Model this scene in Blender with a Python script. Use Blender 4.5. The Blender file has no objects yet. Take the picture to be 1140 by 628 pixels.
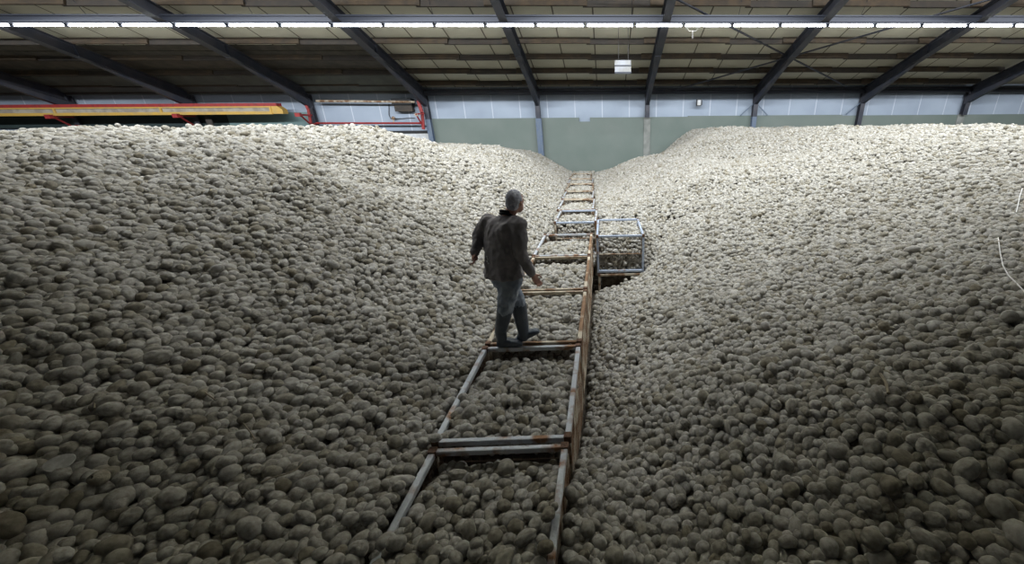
import bpy, bmesh, math, random
import numpy as np
from mathutils import Vector, Matrix, Euler, noise
S = bpy.context.scene
COL = S.collection
random.seed(7)
rng = np.random.default_rng(11)
R = math.radians

# ------------------------------------------------------------------ camera
FPX, PX, PY = 435.0, 692.0, 314.0
CAMP = Vector((0, 0, 5.18))
RIM = 2.80
def cam_axes(pitch, yaw, roll):
    F = Vector((math.sin(yaw)*math.cos(pitch), math.cos(yaw)*math.cos(pitch), -math.sin(pitch)))
    X = Vector((math.cos(yaw), -math.sin(yaw), 0)); U = X.cross(F)
    return X*math.cos(roll)+U*math.sin(roll), -X*math.sin(roll)+U*math.cos(roll), F
CX, CU, CF = cam_axes(R(21.87), R(2.2), R(-.5))
cam = bpy.data.cameras.new('camera'); camo = bpy.data.objects.new('camera', cam); COL.objects.link(camo)
m = Matrix((( CX.x, CU.x, -CF.x), (CX.y, CU.y, -CF.y), (CX.z, CU.z, -CF.z)))
camo.matrix_world = Matrix.Translation(CAMP) @ m.to_4x4()
cam.sensor_width = 36; cam.lens = 36*FPX/1140; cam.shift_x = (570-PX)/1140; cam.clip_end = 200; cam.clip_start = .05
S.camera = camo
def ray(u, v): return CF + CX*((u-PX)/FPX) - CU*((v-PY)/FPX)
def on_y(u, v, y): d = ray(u, v); return CAMP + d*(y/d.y)
def on_z(u, v, z): d = ray(u, v); return CAMP + d*((z-CAMP.z)/d.z)
def at_depth(u, v, zc): return CAMP + ray(u, v)*zc

# ------------------------------------------------------------------ materials
def mat(name, col, rough=.7, metal=0., col2=None, scale=8., lo=.4, hi=.6, bump=0., bscale=40., emis=None, detail=4.):
    m = bpy.data.materials.new(name); m.use_nodes = True; nt = m.node_tree; N = nt.nodes; L = nt.links
    b = N['Principled BSDF']; b.inputs['Base Color'].default_value = (*col, 1); b.inputs['Roughness'].default_value = rough; b.inputs['Metallic'].default_value = metal
    tc = N.new('ShaderNodeTexCoord')
    if col2:
        n = N.new('ShaderNodeTexNoise'); n.inputs['Scale'].default_value = scale; n.inputs['Detail'].default_value = detail; L.new(tc.outputs['Object'], n.inputs['Vector'])
        r = N.new('ShaderNodeValToRGB'); r.color_ramp.elements[0].position = lo; r.color_ramp.elements[1].position = hi
        r.color_ramp.elements[0].color = (*col, 1); r.color_ramp.elements[1].color = (*col2, 1)
        L.new(n.outputs['Fac'], r.inputs['Fac']); L.new(r.outputs['Color'], b.inputs['Base Color'])
    if bump:
        n2 = N.new('ShaderNodeTexNoise'); n2.inputs['Scale'].default_value = bscale; n2.inputs['Detail'].default_value = 5; L.new(tc.outputs['Object'], n2.inputs['Vector'])
        bp = N.new('ShaderNodeBump'); bp.inputs['Strength'].default_value = bump; bp.inputs['Distance'].default_value = .01
        L.new(n2.outputs['Fac'], bp.inputs['Height']); L.new(bp.outputs['Normal'], b.inputs['Normal'])
    if emis:
        b.inputs['Emission Color'].default_value = (*emis[0], 1); b.inputs['Emission Strength'].default_value = emis[1]
    return m
M = {}
M['paint'] = mat('worn_white_paint', (.50,.53,.56), .5, .2, (.24,.12,.055), 6, .50, .66, .3, 60)
M['rust'] = mat('rusty_cream_paint', (.20,.115,.06), .75, .1, (.50,.44,.34), 5, .42, .58, .4, 50)
M['bluepaint'] = mat('pale_blue_paint', (.42,.48,.58), .45, .2, (.25,.15,.09), 4, .60, .72, .3, 60)
M['wood'] = mat('rough_corner_block', (.16,.085,.05), .85, 0, (.09,.05,.03), 30, .4, .6, .5, 60)
M['wire'] = mat('rusty_wire', (.20,.13,.085), .7, .5, (.11,.07,.05), 12, .4, .6)
M['beam'] = mat('dark_navy_steel', (.035,.040,.055), .55, .2, (.055,.055,.065), 2, .4, .6)
M['colblue'] = mat('faded_blue_steel', (.10,.14,.21), .5, .1, (.13,.165,.21), 5, .4, .6)
M['purlin'] = mat('brown_timber', (.070,.048,.028), .8, 0, (.042,.032,.022), 3, .35, .65, .3, 30)
M['purlin2'] = mat('grey_brown_timber', (.038,.033,.028), .8, 0, (.055,.042,.032), 3, .4, .7, .3, 30)
M['red'] = mat('red_paint', (.27,.02,.02), .55, 0, (.17,.02,.018), 5, .45, .7)
M['yellow'] = mat('yellow_paint', (.50,.31,.06), .5, 0, (.40,.27,.09), 4, .4, .7)
M['trough'] = mat('dusty_belt_side', (.33,.30,.24), .8, 0, (.24,.21,.17), 3, .4, .6)
M['white'] = mat('white_enamel', (.58,.60,.62), .5, 0, (.48,.49,.48), 6, .4, .6)
M['heater'] = mat('pale_grey_box', (.30,.31,.33), .5, 0, (.25,.25,.24), 3, .4, .6)
M['darkbox'] = mat('dark_grey_box', (.05,.05,.05), .7)
M['concrete'] = mat('grey_concrete', (.26,.27,.25), .9, 0, (.2,.21,.195), 3, .4, .6, .3, 20)
M['floor'] = mat('bare_concrete_floor', (.2,.19,.17), .9, 0, (.14,.13,.12), 1.5, .4, .6, .3, 20)
M['slot'] = mat('dark_slot', (.02,.022,.024), .8)
M['deepgreen'] = mat('dark_green_board', (.03,.05,.05), .7, 0, (.02,.035,.035), 1, .3, .7)
M['teal'] = mat('teal_grey_board', (.16,.24,.24), .7, 0, (.12,.19,.19), 1, .3, .7)
M['light'] = mat('tube_light', (1,1,1), .5, 0, emis=((.93,.97,1.0), 30.))
M['tracksteel'] = mat('blue_grey_steel', (.035,.04,.055), .5, .3)
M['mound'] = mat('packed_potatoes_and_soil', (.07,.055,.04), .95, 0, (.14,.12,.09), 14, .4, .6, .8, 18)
M['string'] = mat('white_string', (.75,.74,.72), .8)
M['straw'] = mat('dry_stem', (.28,.24,.17), .9)

def lines_mat(name, base, line, period, width, axis='X', base2=None, rough=.75, off=0.):
    m = mat(name, base, rough, 0, base2 or base, .7, .3, .7); nt = m.node_tree; N = nt.nodes; L = nt.links; b = N['Principled BSDF']
    src = b.inputs['Base Color'].links[0].from_socket
    tc = N.new('ShaderNodeTexCoord'); sp = N.new('ShaderNodeSeparateXYZ'); L.new(tc.outputs['Object'], sp.inputs[0])
    a = N.new('ShaderNodeMath'); a.operation = 'ADD'; a.inputs[1].default_value = 1000*period+off; L.new(sp.outputs[axis], a.inputs[0])
    mo = N.new('ShaderNodeMath'); mo.operation = 'MODULO'; mo.inputs[1].default_value = period; L.new(a.outputs[0], mo.inputs[0])
    lt = N.new('ShaderNodeMath'); lt.operation = 'LESS_THAN'; lt.inputs[1].default_value = width; L.new(mo.outputs[0], lt.inputs[0])
    mx = N.new('ShaderNodeMix'); mx.data_type = 'RGBA'; L.new(lt.outputs[0], mx.inputs[0]); L.new(src, mx.inputs[6]); mx.inputs[7].default_value = (*line, 1)
    L.new(mx.outputs[2], b.inputs['Base Color']); return m
M['ceil'] = lines_mat('cream_ceiling_board', (.58,.56,.45), (.10,.085,.06), 1.48, .055, 'X', (.50,.48,.39), off=.35)
M['clad'] = lines_mat('pale_blue_sheeting', (.33,.385,.46), (.50,.54,.60), 1.47, .045, 'X', (.27,.32,.39), off=.1)
M['green'] = lines_mat('grey_green_board_wall', (.135,.17,.15), (.09,.115,.105), 5.88, .03, 'X', (.17,.20,.18), off=3.6)

# potato skin
def potato_mat():
    m = bpy.data.materials.new('dusty_potato_skin'); m.use_nodes = True; nt = m.node_tree; N = nt.nodes; L = nt.links; b = N['Principled BSDF']
    b.inputs['Roughness'].default_value = .9; b.inputs['Specular IOR Level'].default_value = .2
    oi = N.new('ShaderNodeObjectInfo'); r = N.new('ShaderNodeValToRGB'); L.new(oi.outputs['Random'], r.inputs['Fac'])
    e = r.color_ramp.elements; e[0].position = 0; e[0].color = (.25,.225,.17,1); e[1].position = 1; e[1].color = (.50,.48,.44,1)
    for p, c in ((.12,(.315,.296,.245,1)), (.5,(.385,.37,.33,1)), (.9,(.435,.422,.385,1))):
        q = e.new(p); q.color = c
    tc = N.new('ShaderNodeTexCoord'); n = N.new('ShaderNodeTexNoise'); n.inputs['Scale'].default_value = 3.5; n.inputs['Detail'].default_value = 5
    ad = N.new('ShaderNodeVectorMath'); ad.operation = 'ADD'; L.new(tc.outputs['Object'], ad.inputs[0])
    cb = N.new('ShaderNodeCombineXYZ'); mu = N.new('ShaderNodeMath'); mu.operation = 'MULTIPLY'; mu.inputs[1].default_value = 40; L.new(oi.outputs['Random'], mu.inputs[0]); L.new(mu.outputs[0], cb.inputs[0])
    L.new(cb.outputs[0], ad.inputs[1]); L.new(ad.outputs[0], n.inputs['Vector'])
    r2 = N.new('ShaderNodeValToRGB'); r2.color_ramp.elements[0].position = .3; r2.color_ramp.elements[0].color = (.66,.64,.60,1); r2.color_ramp.elements[1].position = .62; r2.color_ramp.elements[1].color = (1.06,1.06,1.06,1); L.new(n.outputs['Fac'], r2.inputs['Fac'])
    mx = N.new('ShaderNodeMix'); mx.data_type = 'RGBA'; mx.blend_type = 'MULTIPLY'; mx.inputs[0].default_value = 1; L.new(r.outputs[0], mx.inputs[6]); L.new(r2.outputs[0], mx.inputs[7]); L.new(mx.outputs[2], b.inputs['Base Color'])
    n2 = N.new('ShaderNodeTexNoise'); n2.inputs['Scale'].default_value = 9; n2.inputs['Detail'].default_value = 6; L.new(ad.outputs[0], n2.inputs['Vector'])
    bp = N.new('ShaderNodeBump'); bp.inputs['Strength'].default_value = .35; bp.inputs['Distance'].default_value = .006; L.new(n2.outputs['Fac'], bp.inputs['Height']); L.new(bp.outputs[0], b.inputs['Normal'])
    return m
M['potato'] = potato_mat()

# ------------------------------------------------------------------ helpers
class MB:
    def __init__(s): s.v = []; s.f = []
    def add(s, v, f): o = len(s.v); s.v += [tuple(p) for p in v]; s.f += [tuple(i+o for i in q) for q in f]
    def box(s, a, b):
        (x0,y0,z0),(x1,y1,z1) = a, b
        s.add([(x0,y0,z0),(x1,y0,z0),(x1,y1,z0),(x0,y1,z0),(x0,y0,z1),(x1,y0,z1),(x1,y1,z1),(x0,y1,z1)], [(3,2,1,0),(4,5,6,7),(0,1,5,4),(1,2,6,5),(2,3,7,6),(3,0,4,7)])
    def bar(s, p, q, w, h=None, up=(0,0,1), bev=0.):
        p = Vector(p); q = Vector(q); h = h or w; d = (q-p).normalized(); up = Vector(up)
        if abs(d.dot(up)) > .98: up = Vector((0,1,0))
        a = d.cross(up).normalized(); b = a.cross(d).normalized(); c = min(w, h)*.12
        prof = [(-w/2+c,-h/2),(w/2-c,-h/2),(w/2,-h/2+c),(w/2,h/2-c),(w/2-c,h/2),(-w/2+c,h/2),(-w/2,h/2-c),(-w/2,-h/2+c)]
        V = [p+a*x+b*y for x, y in prof]+[q+a*x+b*y for x, y in prof]
        s.add(V, [tuple(range(7,-1,-1)), tuple(range(8,16))]+[(i,(i+1)%8,8+(i+1)%8,8+i) for i in range(8)])
    def ibeam(s, p, q, w, h, up, t=.02):
        p = Vector(p); q = Vector(q); d = (q-p).normalized(); a = d.cross(Vector(up)).normalized(); b = a.cross(d).normalized()
        x, y, k = w/2, h/2, .012
        prof = [(-x,-y),(x,-y),(x,-y+t),(k,-y+t),(k,y-t),(x,y-t),(x,y),(-x,y),(-x,y-t),(-k,y-t),(-k,-y+t),(-x,-y+t)]
        V = [p+a*i+b*j for i, j in prof]+[q+a*i+b*j for i, j in prof]; n = 12
        s.add(V, [(11,10,3,2,1,0),(9,8,7,6,5,4),(10,9,4,3)]+[tuple(n+i for i in (0,1,2,3,10,11)),tuple(n+i for i in (4,5,6,7,8,9)),(n+3,n+4,n+9,n+10)]+[(i,(i+1)%n,n+(i+1)%n,n+i) for i in range(n)])
    def tube(s, pts, rad, n=8, cap=True):
        pts = [Vector(p) for p in pts]; r = rad if isinstance(rad, (list, tuple)) else [rad]*len(pts); V = []; pa = None
        for i, p in enumerate(pts):
            d = (pts[min(i+1,len(pts)-1)]-pts[max(i-1,0)]).normalized()
            if pa is None: pa = d.orthogonal().normalized()
            pa = (pa-d*pa.dot(d)).normalized(); b = d.cross(pa); rr = r[i] if isinstance(r[i], (tuple, list)) else (r[i], r[i])
            for k in range(n):
                t = 2*math.pi*k/n; V.append(p+pa*math.cos(t)*rr[0]+b*math.sin(t)*rr[1])
        m_ = len(pts); F = [(i*n+k, i*n+(k+1)%n, (i+1)*n+(k+1)%n, (i+1)*n+k) for i in range(m_-1) for k in range(n)]
        if cap: F += [tuple(range(n-1,-1,-1)), tuple((m_-1)*n+k for k in range(n))]
        s.add(V, F)
    def ball(s, c, r, ax=None, n=16, m_=10):
        c = Vector(c); r = Vector(r) if not isinstance(r, (int, float)) else Vector((r,r,r)); ax = ax or Matrix.Identity(3); V = [c+ax@Vector((0,0,r.z))]; F = []
        for i in range(1, m_):
            a = math.pi*i/m_
            for k in range(n):
                t = 2*math.pi*k/n; V.append(c+ax@Vector((r.x*math.sin(a)*math.cos(t), r.y*math.sin(a)*math.sin(t), r.z*math.cos(a))))
        V.append(c-ax@Vector((0,0,r.z)))
        for k in range(n): F.append((0,1+k,1+(k+1)%n)); F.append((len(V)-1, 1+(m_-2)*n+(k+1)%n, 1+(m_-2)*n+k))
        for i in range(m_-2):
            for k in range(n): F.append((1+i*n+k, 1+(i+1)*n+k, 1+(i+1)*n+(k+1)%n, 1+i*n+(k+1)%n))
        s.add(V, F)
    def build(s, name, m, parent=None, smooth=False, origin=None):
        me = bpy.data.meshes.new(name); o = Vector(origin) if origin is not None else Vector((0,0,0))
        me.from_pydata([tuple(Vector(p)-o) for p in s.v], [], s.f); me.materials.append(m); me.validate()
        if smooth: me.polygons.foreach_set('use_smooth', [True]*len(me.polygons))
        ob = bpy.data.objects.new(name, me); COL.objects.link(ob); ob.location = o
        if parent: ob.parent = parent; ob.location = o-parent.location
        return ob
def tag(o, label, cat=None, group=None, kind=None):
    if label: o['label'] = label
    if cat: o['category'] = cat
    if group: o['group'] = group
    if kind: o['kind'] = kind
    return o
def empty(name, loc):
    e = bpy.data.objects.new(name, None); COL.objects.link(e); e.location = loc; e.empty_display_size = .2; return e
def struct(o): o['kind'] = 'structure'; return o
def one(name, m, fn, parent=None, **k):
    b = MB(); fn(b); return b.build(name, m, parent, **k)

# ------------------------------------------------------------------ building shell
WY = 23.0; EZ = 6.68; SL = .339
def rz(y): return EZ+SL*(WY-y)
UPR = Vector((0, SL, 1)).normalized()
COLX = [-27.0, -21.05, -15.2, -9.3, -3.5, 2.34, 8.2, 14.1, 20.0]
XL, XR = -34., 31.
struct(one('floor', M['floor'], lambda b: b.box((XL,-8,-.1),(XR,WY+.4,0))))
def back(b):
    # grey-green boarding with its notch
    b.box((-9.3,WY,0),(-1.35,WY+.12,5.58)); b.box((-1.35,WY,0),(-.75,WY+.12,5.38)); b.box((-.75,WY,0),(XR,WY+.12,5.58)); b.box((4.6,WY-.005,5.5),(13.2,WY+.1,5.62))
struct(one('wall_back', M['green'], back))
struct(one('wall_back_upper', M['clad'], lambda b: (b.box((-9.3,WY+.12,5.3),(XR,WY+.25,7.4)), b.box((-15.2,WY+.12,4.95),(-9.3,WY+.25,7.4)), b.box((XL,WY+.12,5.0),(-15.2,WY+.25,7.4)))))
struct(one('wall_back_lower', M['concrete'], lambda b: b.box((XL,WY,0),(-9.3,WY+.12,4.98))))
struct(one('wall_left', M['concrete'], lambda b: b.box((XL-.2,-8,0),(XL,WY+.3,17))))
struct(one('wall_right', M['concrete'], lambda b: b.box((XR,-8,0),(XR+.2,WY+.3,17))))
CE = .46
def ceilf(b):
    y0, y1 = -2., WY+.3
    b.add([(XL,y0,rz(y0)+CE),(XR,y0,rz(y0)+CE),(XR,y1,rz(y1)+CE),(XL,y1,rz(y1)+CE),(XL,y0,rz(y0)+CE+.1),(XR,y0,rz(y0)+CE+.1),(XR,y1,rz(y1)+CE+.1),(XL,y1,rz(y1)+CE+.1)],
          [(0,1,2,3),(7,6,5,4),(0,4,5,1),(1,5,6,2),(2,6,7,3),(3,7,4,0)])
    y0, y1 = -8., -2.
    b.box((XL,-8,rz(-2)+CE),(XR,-2,rz(-2)+CE+.1))
struct(one('ceiling', M['ceil'], ceilf))
# eave trims along the wall head
struct(one('trim_1', M['beam'], lambda b: (b.box((-9.3,WY-.22,EZ+.02),(XR,WY+.1,EZ+.17)), b.box((-9.3,WY-.06,EZ+.2),(XR,WY+.12,EZ+.3)))))
struct(one('trim_2', M['tracksteel'], lambda b: b.tube([(-3.2,WY-.3,EZ+.09),(XR,WY-.3,EZ+.09)], .028, 8)))
struct(one('trim_3', M['purlin2'], lambda b: (b.box((XL,WY-.2,EZ+.16),(-9.4,WY+.12,EZ+.42)),)))
def boards(b):
    # low planked soffit of the bays on the left
    k = 0; y = 19.3
    while y < 21.8:
        z = rz(y)+CE
        b.add([(XL,y,z-.03-.02*(k%2)),(-9.4,y,z-.03-.02*(k%2)),(-9.4,y+.34,z-.03-.34*SL-.02*(k%2)),(XL,y+.34,z-.03-.34*SL-.02*(k%2)),(XL,y,z),(-9.4,y,z),(-9.4,y+.34,z-.34*SL),(XL,y+.34,z-.34*SL)],
              [(0,1,2,3),(0,4,5,1),(3,2,6,7),(4,7,6,5)]); y += .37; k += 1
M['plank'] = mat('grey_brown_planks', (.085,.075,.058), .8, 0, (.055,.05,.04), 3, .4, .6)
struct(one('trim_4', M['plank'], boards))
M['soffit'] = mat('grey_green_soffit_board', (.13,.14,.12), .8, 0, (.10,.11,.095), 2, .4, .6)
struct(one('trim_10', M['soffit'], lambda b: b.add([(XL,21.75,rz(21.75)+CE-.06),(-9.4,21.75,rz(21.75)+CE-.06),(-9.4,WY,rz(WY)+.12),(XL,WY,rz(WY)+.12),(XL,21.75,rz(21.75)+CE),(-9.4,21.75,rz(21.75)+CE),(-9.4,WY,rz(WY)+.2),(XL,WY,rz(WY)+.2)],[(3,2,1,0),(4,5,6,7),(0,1,5,4),(1,2,6,5),(2,3,7,6),(3,0,4,7)])))
# the bays at the left: coloured boards below the sheeting
struct(one('trim_5', M['deepgreen'], lambda b: b.box((XL,WY-.06,5.3),(-15.9,WY+.1,5.95))))
struct(one('trim_6', M['teal'], lambda b: (b.box((-19.6,WY-.07,4.9),(-15.2,WY+.02,5.95)), b.box((-22,WY-.075,5.05),(-18.2,WY-.0,5.32)))))
struct(one('trim_7', M['slot'], lambda b: (b.box((-15.2,WY-.03,4.86),(-9.4,WY+.14,5.0)), b.box((-15.2,WY-.03,4.3),(-9.4,WY+.1,4.42)), b.box((-15.2,WY-.03,4.05),(-9.4,WY+.1,4.2)))))
struct(one('trim_8', M['white'], lambda b: b.box((-15.2,WY-.02,4.5),(-9.4,WY+.1,4.84))))
struct(one('trim_9', M['concrete'], lambda b: (b.box((2.34-.17,WY-.05,0),(2.34+.19,WY+.02,5.58)), b.box((19.8,WY-.05,0),(20.2,WY+.02,5.58)))))

side_words = ['fourth from the right-hand edge']
rl = ['dark steel rafter in the far left corner of the roof', 'dark steel rafter meeting the wall above the left part of the yellow conveyor',
      'dark steel rafter meeting the wall near the end of the yellow conveyor', 'dark steel rafter above the red braced column',
      'dark steel rafter just left of the hanging white box', 'dark steel rafter just right of the hanging white box', 'dark steel rafter where the thin diagonal braces cross',
      'dark steel rafter right of the crossing diagonal braces', 'dark steel rafter with pale lower flange in the far right corner']
for i, x in enumerate(COLX):
    r = empty('roof_rafter', (x, WY-.2, EZ)); tag(r, rl[i], 'rafter', 'rafters of the shed roof')
    b = MB(); b.ibeam((x, -2, rz(-2)), (x, WY-.15, rz(WY-.15)), .30, .42, UPR); b.build('beam', M['beam'], r, origin=r.location)
    b = MB()  # haunch: deeper triangular web near the eave
    y0, y1 = WY-4.2, WY-.05
    z0a, z1a = rz(y0)-.2, rz(y1)-.2
    b.add([(x-.09,y0,z0a),(x+.09,y0,z0a),(x+.09,y1,z1a),(x-.09,y1,z1a),(x-.09,y1,z1a-.42),(x+.09,y1,z1a-.42)], [(0,1,2,3),(0,4,5,1),(3,2,5,4),(0,3,4),(1,5,2)])
    b.build('haunch', M['beam'], r, origin=r.location)
    b = MB(); b.box((x-.11,y0-.02,rz(y0)-.24),(x+.11,y0+.03,rz(y0)+.2)); b.build('joint_plate', M['tracksteel'], r, origin=r.location)
cl = ['dark column in the far left corner behind the conveyor', 'dark column behind the middle of the yellow conveyor', 'dark column beside the end of the yellow conveyor', 'blue-grey steel column with red brace between white and green walls',
      'blue-grey steel column on the green wall behind the man', 'steel column head above the pale concrete strip', 'steel column head under the rafter with crossing braces',
      'steel column head with small diagonal struts on the right', 'steel column head in the far right corner']
for i, x in enumerate(COLX):
    c = empty('steel_column', (x, WY-.15, 0)); tag(c, cl[i], 'column', 'columns along the back wall')
    low = M['colblue'] if i in (3, 4, 6) else M['beam']
    b = MB(); b.ibeam((x, WY-.13, 5.55), (x, WY-.13, EZ+.1), .24, .24, (0,1,0)); b.build('column_head', M['beam'], c, origin=c.location)
    if i != 5 and i != 8:
        b = MB(); b.ibeam((x, WY-.13, 0), (x, WY-.13, 5.55), .24 if i != 4 else .30, .24, (0,1,0)); b.build('column_shaft', low, c, origin=c.location)
    if i in (6, 7):
        for s_ in ((-1, 1) if i == 6 else (-1,)):
            b = MB(); b.bar((x+s_*.75, WY-.1, 5.62), (x+s_*.1, WY-.1, 6.2), .05); b.build('strut', M['colblue'], c, origin=c.location)

# purlins
pls = [(14.05,.30,'timber purlin cutting across the top edge of the roof view','purlin'),(17.35,.24,'timber purlin just below the row of lights','purlin'),(18.62,.22,'second timber purlin below the row of lights','purlin2'),
       (19.85,.22,'third timber purlin below the row of lights','purlin2'),(21.0,.22,'fourth timber purlin below the row of lights','purlin2'),(22.15,.22,'lowest timber purlin next to the back wall','purlin2')]
def purlin_at(v, off=.22):
    # purlin underside edge seen at row v
    d = ray(600, v); t = (rz(0)+off-CAMP.z)/(d.z+SL*d.y); return (d*t).y
for (v, lab, mk) in ((6.5,'thick timber purlin crossing the top edge of the view','purlin'),(48.5,'timber purlin next below the row of lights','purlin'),(66,'second timber purlin below the row of lights','purlin2'),(81.5,'third timber purlin below the row of lights','purlin'),(94.5,'lowest timber purlin, next to the back wall','purlin2')):
    y = purlin_at(v); p = empty('roof_purlin', (0, y, rz(y)+.2)); tag(p, lab, 'purlin', 'timber purlins under the ceiling boards')
    for j in range(len(COLX)-1):   # overlapping timber lengths
        for q in range(2):
            xa = COLX[j]+q*2.94-(.6 if q == 0 else .1); xb = xa+3.6 if q == 0 else xa+3.1; yy = y+(.0 if q == 0 else .07)
            b = MB(); b.bar((xa, yy, rz(yy)+.325), (xb, yy, rz(yy)+.325), .075, .23, UPR); b.build('timber', M['purlin'] if q == 0 else M['purlin2'], p, origin=p.location)
for y in (12.9, 11.7, 10.5):
    p = one('roof_purlin', M['purlin'], lambda b: b.bar((XL,y,rz(y)+.32),(XR,y,rz(y)+.32),.08,.24,UPR)); tag(p, 'timber purlin higher up the roof nearer the ridge', 'purlin', 'upper timber purlins')

# ---- row of strip lights
d = ray(570, 28.5); t = (rz(0)-.28-CAMP.z)/(d.z+SL*d.y); LY = (d*t).y; LZ = rz(LY)-.28
LAMP = 530.  # energy of each added lamp on the unseen upper track
tr = one('lighting_track', M['tracksteel'], lambda b: (b.box((XL+.5,LY-.09,LZ+.10),(XR-.5,LY+.09,LZ+.28)), b.box((XL+.5,LY-.13,LZ+.26),(XR-.5,LY+.13,LZ+.31))))
tag(tr, 'long blue-grey steel track carrying the row of strip lights', 'light track')
def seg_x(u): d = ray(u, 28.5); return (CAMP+d*((LY)/d.y)).x
marks = [14.5, 71, 128.5, 190.5, 247.5, 305, 361.5, 419, 475, 533.5, 589, 645, 700, 755, 810, 862, 916.5, 969, 1021.5, 1074, 1128]
xs = [seg_x(u) for u in marks]; stp = (xs[-1]-xs[0])/(len(xs)-1)
ordn = ['first','second','third','fourth','fifth','sixth','seventh','eighth','ninth','tenth','eleventh','twelfth','thirteenth','fourteenth','fifteenth','sixteenth','seventeenth','eighteenth','nineteenth','twentieth','twenty-first','twenty-second']
n_l = len(xs)+1
for i in range(-1, len(xs)):
    x0 = xs[0]+i*stp; x1 = x0+stp; k = i+1
    f = empty('strip_light', (x0, LY, LZ)); tag(f, f'{ordn[k]} glowing strip light from the left along the roof track' , 'strip light', 'strip lights in one row under the roof')
    b = MB(); (b.box((x0+.02,LY-.12,LZ+.045),(x1-.02,LY+.12,LZ+.075)),); b.build('housing', M['tracksteel'], f, origin=f.location)
    b = MB(); b.tube([(x0+.07,LY,LZ),(x1-.07,LY,LZ)], .029, 8); b.build('tube', M['light'], f, origin=f.location)
    for xe in (x0+.045, x1-.045):
        b = MB(); b.box((xe-.022,LY-.045,LZ-.045),(xe+.022,LY+.045,LZ+.05)); b.build('end_cap', M['tracksteel'], f, origin=f.location)
for u in (98, 283, 483, 703, 822, 958):   # hanging wires
    p = on_y(u, 20, LY); o = one('hanging_wire', M['tracksteel'], lambda b: b.tube([(p.x,LY,LZ+.3),(p.x,LY-.3,rz(LY-.3)+CE)], .008, 6)); tag(o, 'thin wire holding the light track up to the ceiling', 'wire', 'suspension wires of the light track')
# dangling web threads under the lights
for u, v0, v1, nm in ((771, 31, 43, 'longer'),):
    p = on_y(u, v0, LY-.05); q = on_y(u, v1, LY-.05)
    o = one('cobweb', M['string'], lambda b: (b.tube([p+Vector((-.22,0,0)), p+Vector((-.12,0,-.1)), (p*.7+q*.3), q], [.004,.006,.008,.008], 6), b.tube([p+Vector((.22,0,0)), p+Vector((.12,0,-.1)), (p*.7+q*.3)], [.004,.006,.008], 6)))
    tag(o, 'pale cobweb thread dangling from a strip light', 'cobweb')
# ---- hanging white heater box
pa = on_y(684.5, 66.5, 17.6); pb = on_y(702.5, 81, 17.6)
hb = empty('fan_heater', ((pa.x+pb.x)/2, 17.75, pb.z)); tag(hb, 'white metal box hanging on two wires below the roof', 'hanging box')
def boxy(b):
    x0, x1, z0, z1 = pa.x, pb.x, pb.z, pa.z; c = .05
    prof = [(17.6,z0),(17.6,z1-.2),(17.7,z1),(18.1,z1),(18.1,z0)]
    b.add([(x0,y,z) for y,z in prof]+[(x1,y,z) for y,z in prof], [(4,3,2,1,0),(5,6,7,8,9)]+[(i,(i+1)%5,5+(i+1)%5,5+i) for i in range(5)])
one('casing', M['heater'], boxy, hb, origin=hb.location)
one('front_rim', M['tracksteel'], lambda b: (b.box((pa.x-.02,17.575,pb.z-.02),(pb.x+.02,17.6,pb.z+.03)), b.box((pa.x-.02,17.575,pa.z-.22),(pb.x+.02,17.6,pa.z-.19))), hb, origin=hb.location)
for s_ in (.25, .85):
    xx = pa.x+(pb.x-pa.x)*s_; one('suspension_wire', M['darkbox'], lambda b: b.tube([(xx,17.85,pa.z),(xx,17.85,rz(17.85)+CE)], .01, 6), hb, origin=hb.location)
# little wall lamp
pa = on_y(779, 110, WY-.3); pb = on_y(787, 118, WY-.3); pa, pb = on_y(776, 110.5, WY-.3), on_y(780.5, 118, WY-.3)
wl = empty('wall_lamp', (pa.x, WY-.1, pb.z)); tag(wl, 'small square floodlight on the pale blue sheeting', 'lamp')
one('housing', M['darkbox'], lambda b: b.box((pa.x,WY-.3,pb.z),(pb.x,WY-.12,pa.z)), wl, origin=wl.location)
one('lens', M['white'], lambda b: b.box((pa.x+.03,WY-.32,pb.z+.04),(pb.x-.03,WY-.3,pa.z-.04)), wl, origin=wl.location)
one('bracket', M['darkbox'], lambda b: (b.bar((pb.x+.06,WY-.2,pb.z+.05),(pb.x+.06,WY-.2,pa.z-.03),.03), b.bar((pb.x,WY-.2,pa.z-.05),(pb.x+.08,WY+.1,pa.z-.05),.03)), wl, origin=wl.location)
# diagonal braces (thin steel angles in the plane of the roof)
def roof_pt(u, v, off): d = ray(u, v); t = (rz(0)+off-CAMP.z)/(d.z+SL*d.y); return CAMP+d*t
for (a, b_, lab) in (((755,0),(942,96),'thin steel brace falling from left to right under the roof'), ((1100,0),(738,104),'thin steel brace falling from right to left under the roof')):
    p, q = roof_pt(*a, .12), roof_pt(*b_, .12); p = p+(p-q)*.25
    o = one('roof_brace', M['beam'], lambda b: b.bar(p, q, .07, .05, UPR)); tag(o, lab, 'brace')

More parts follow.
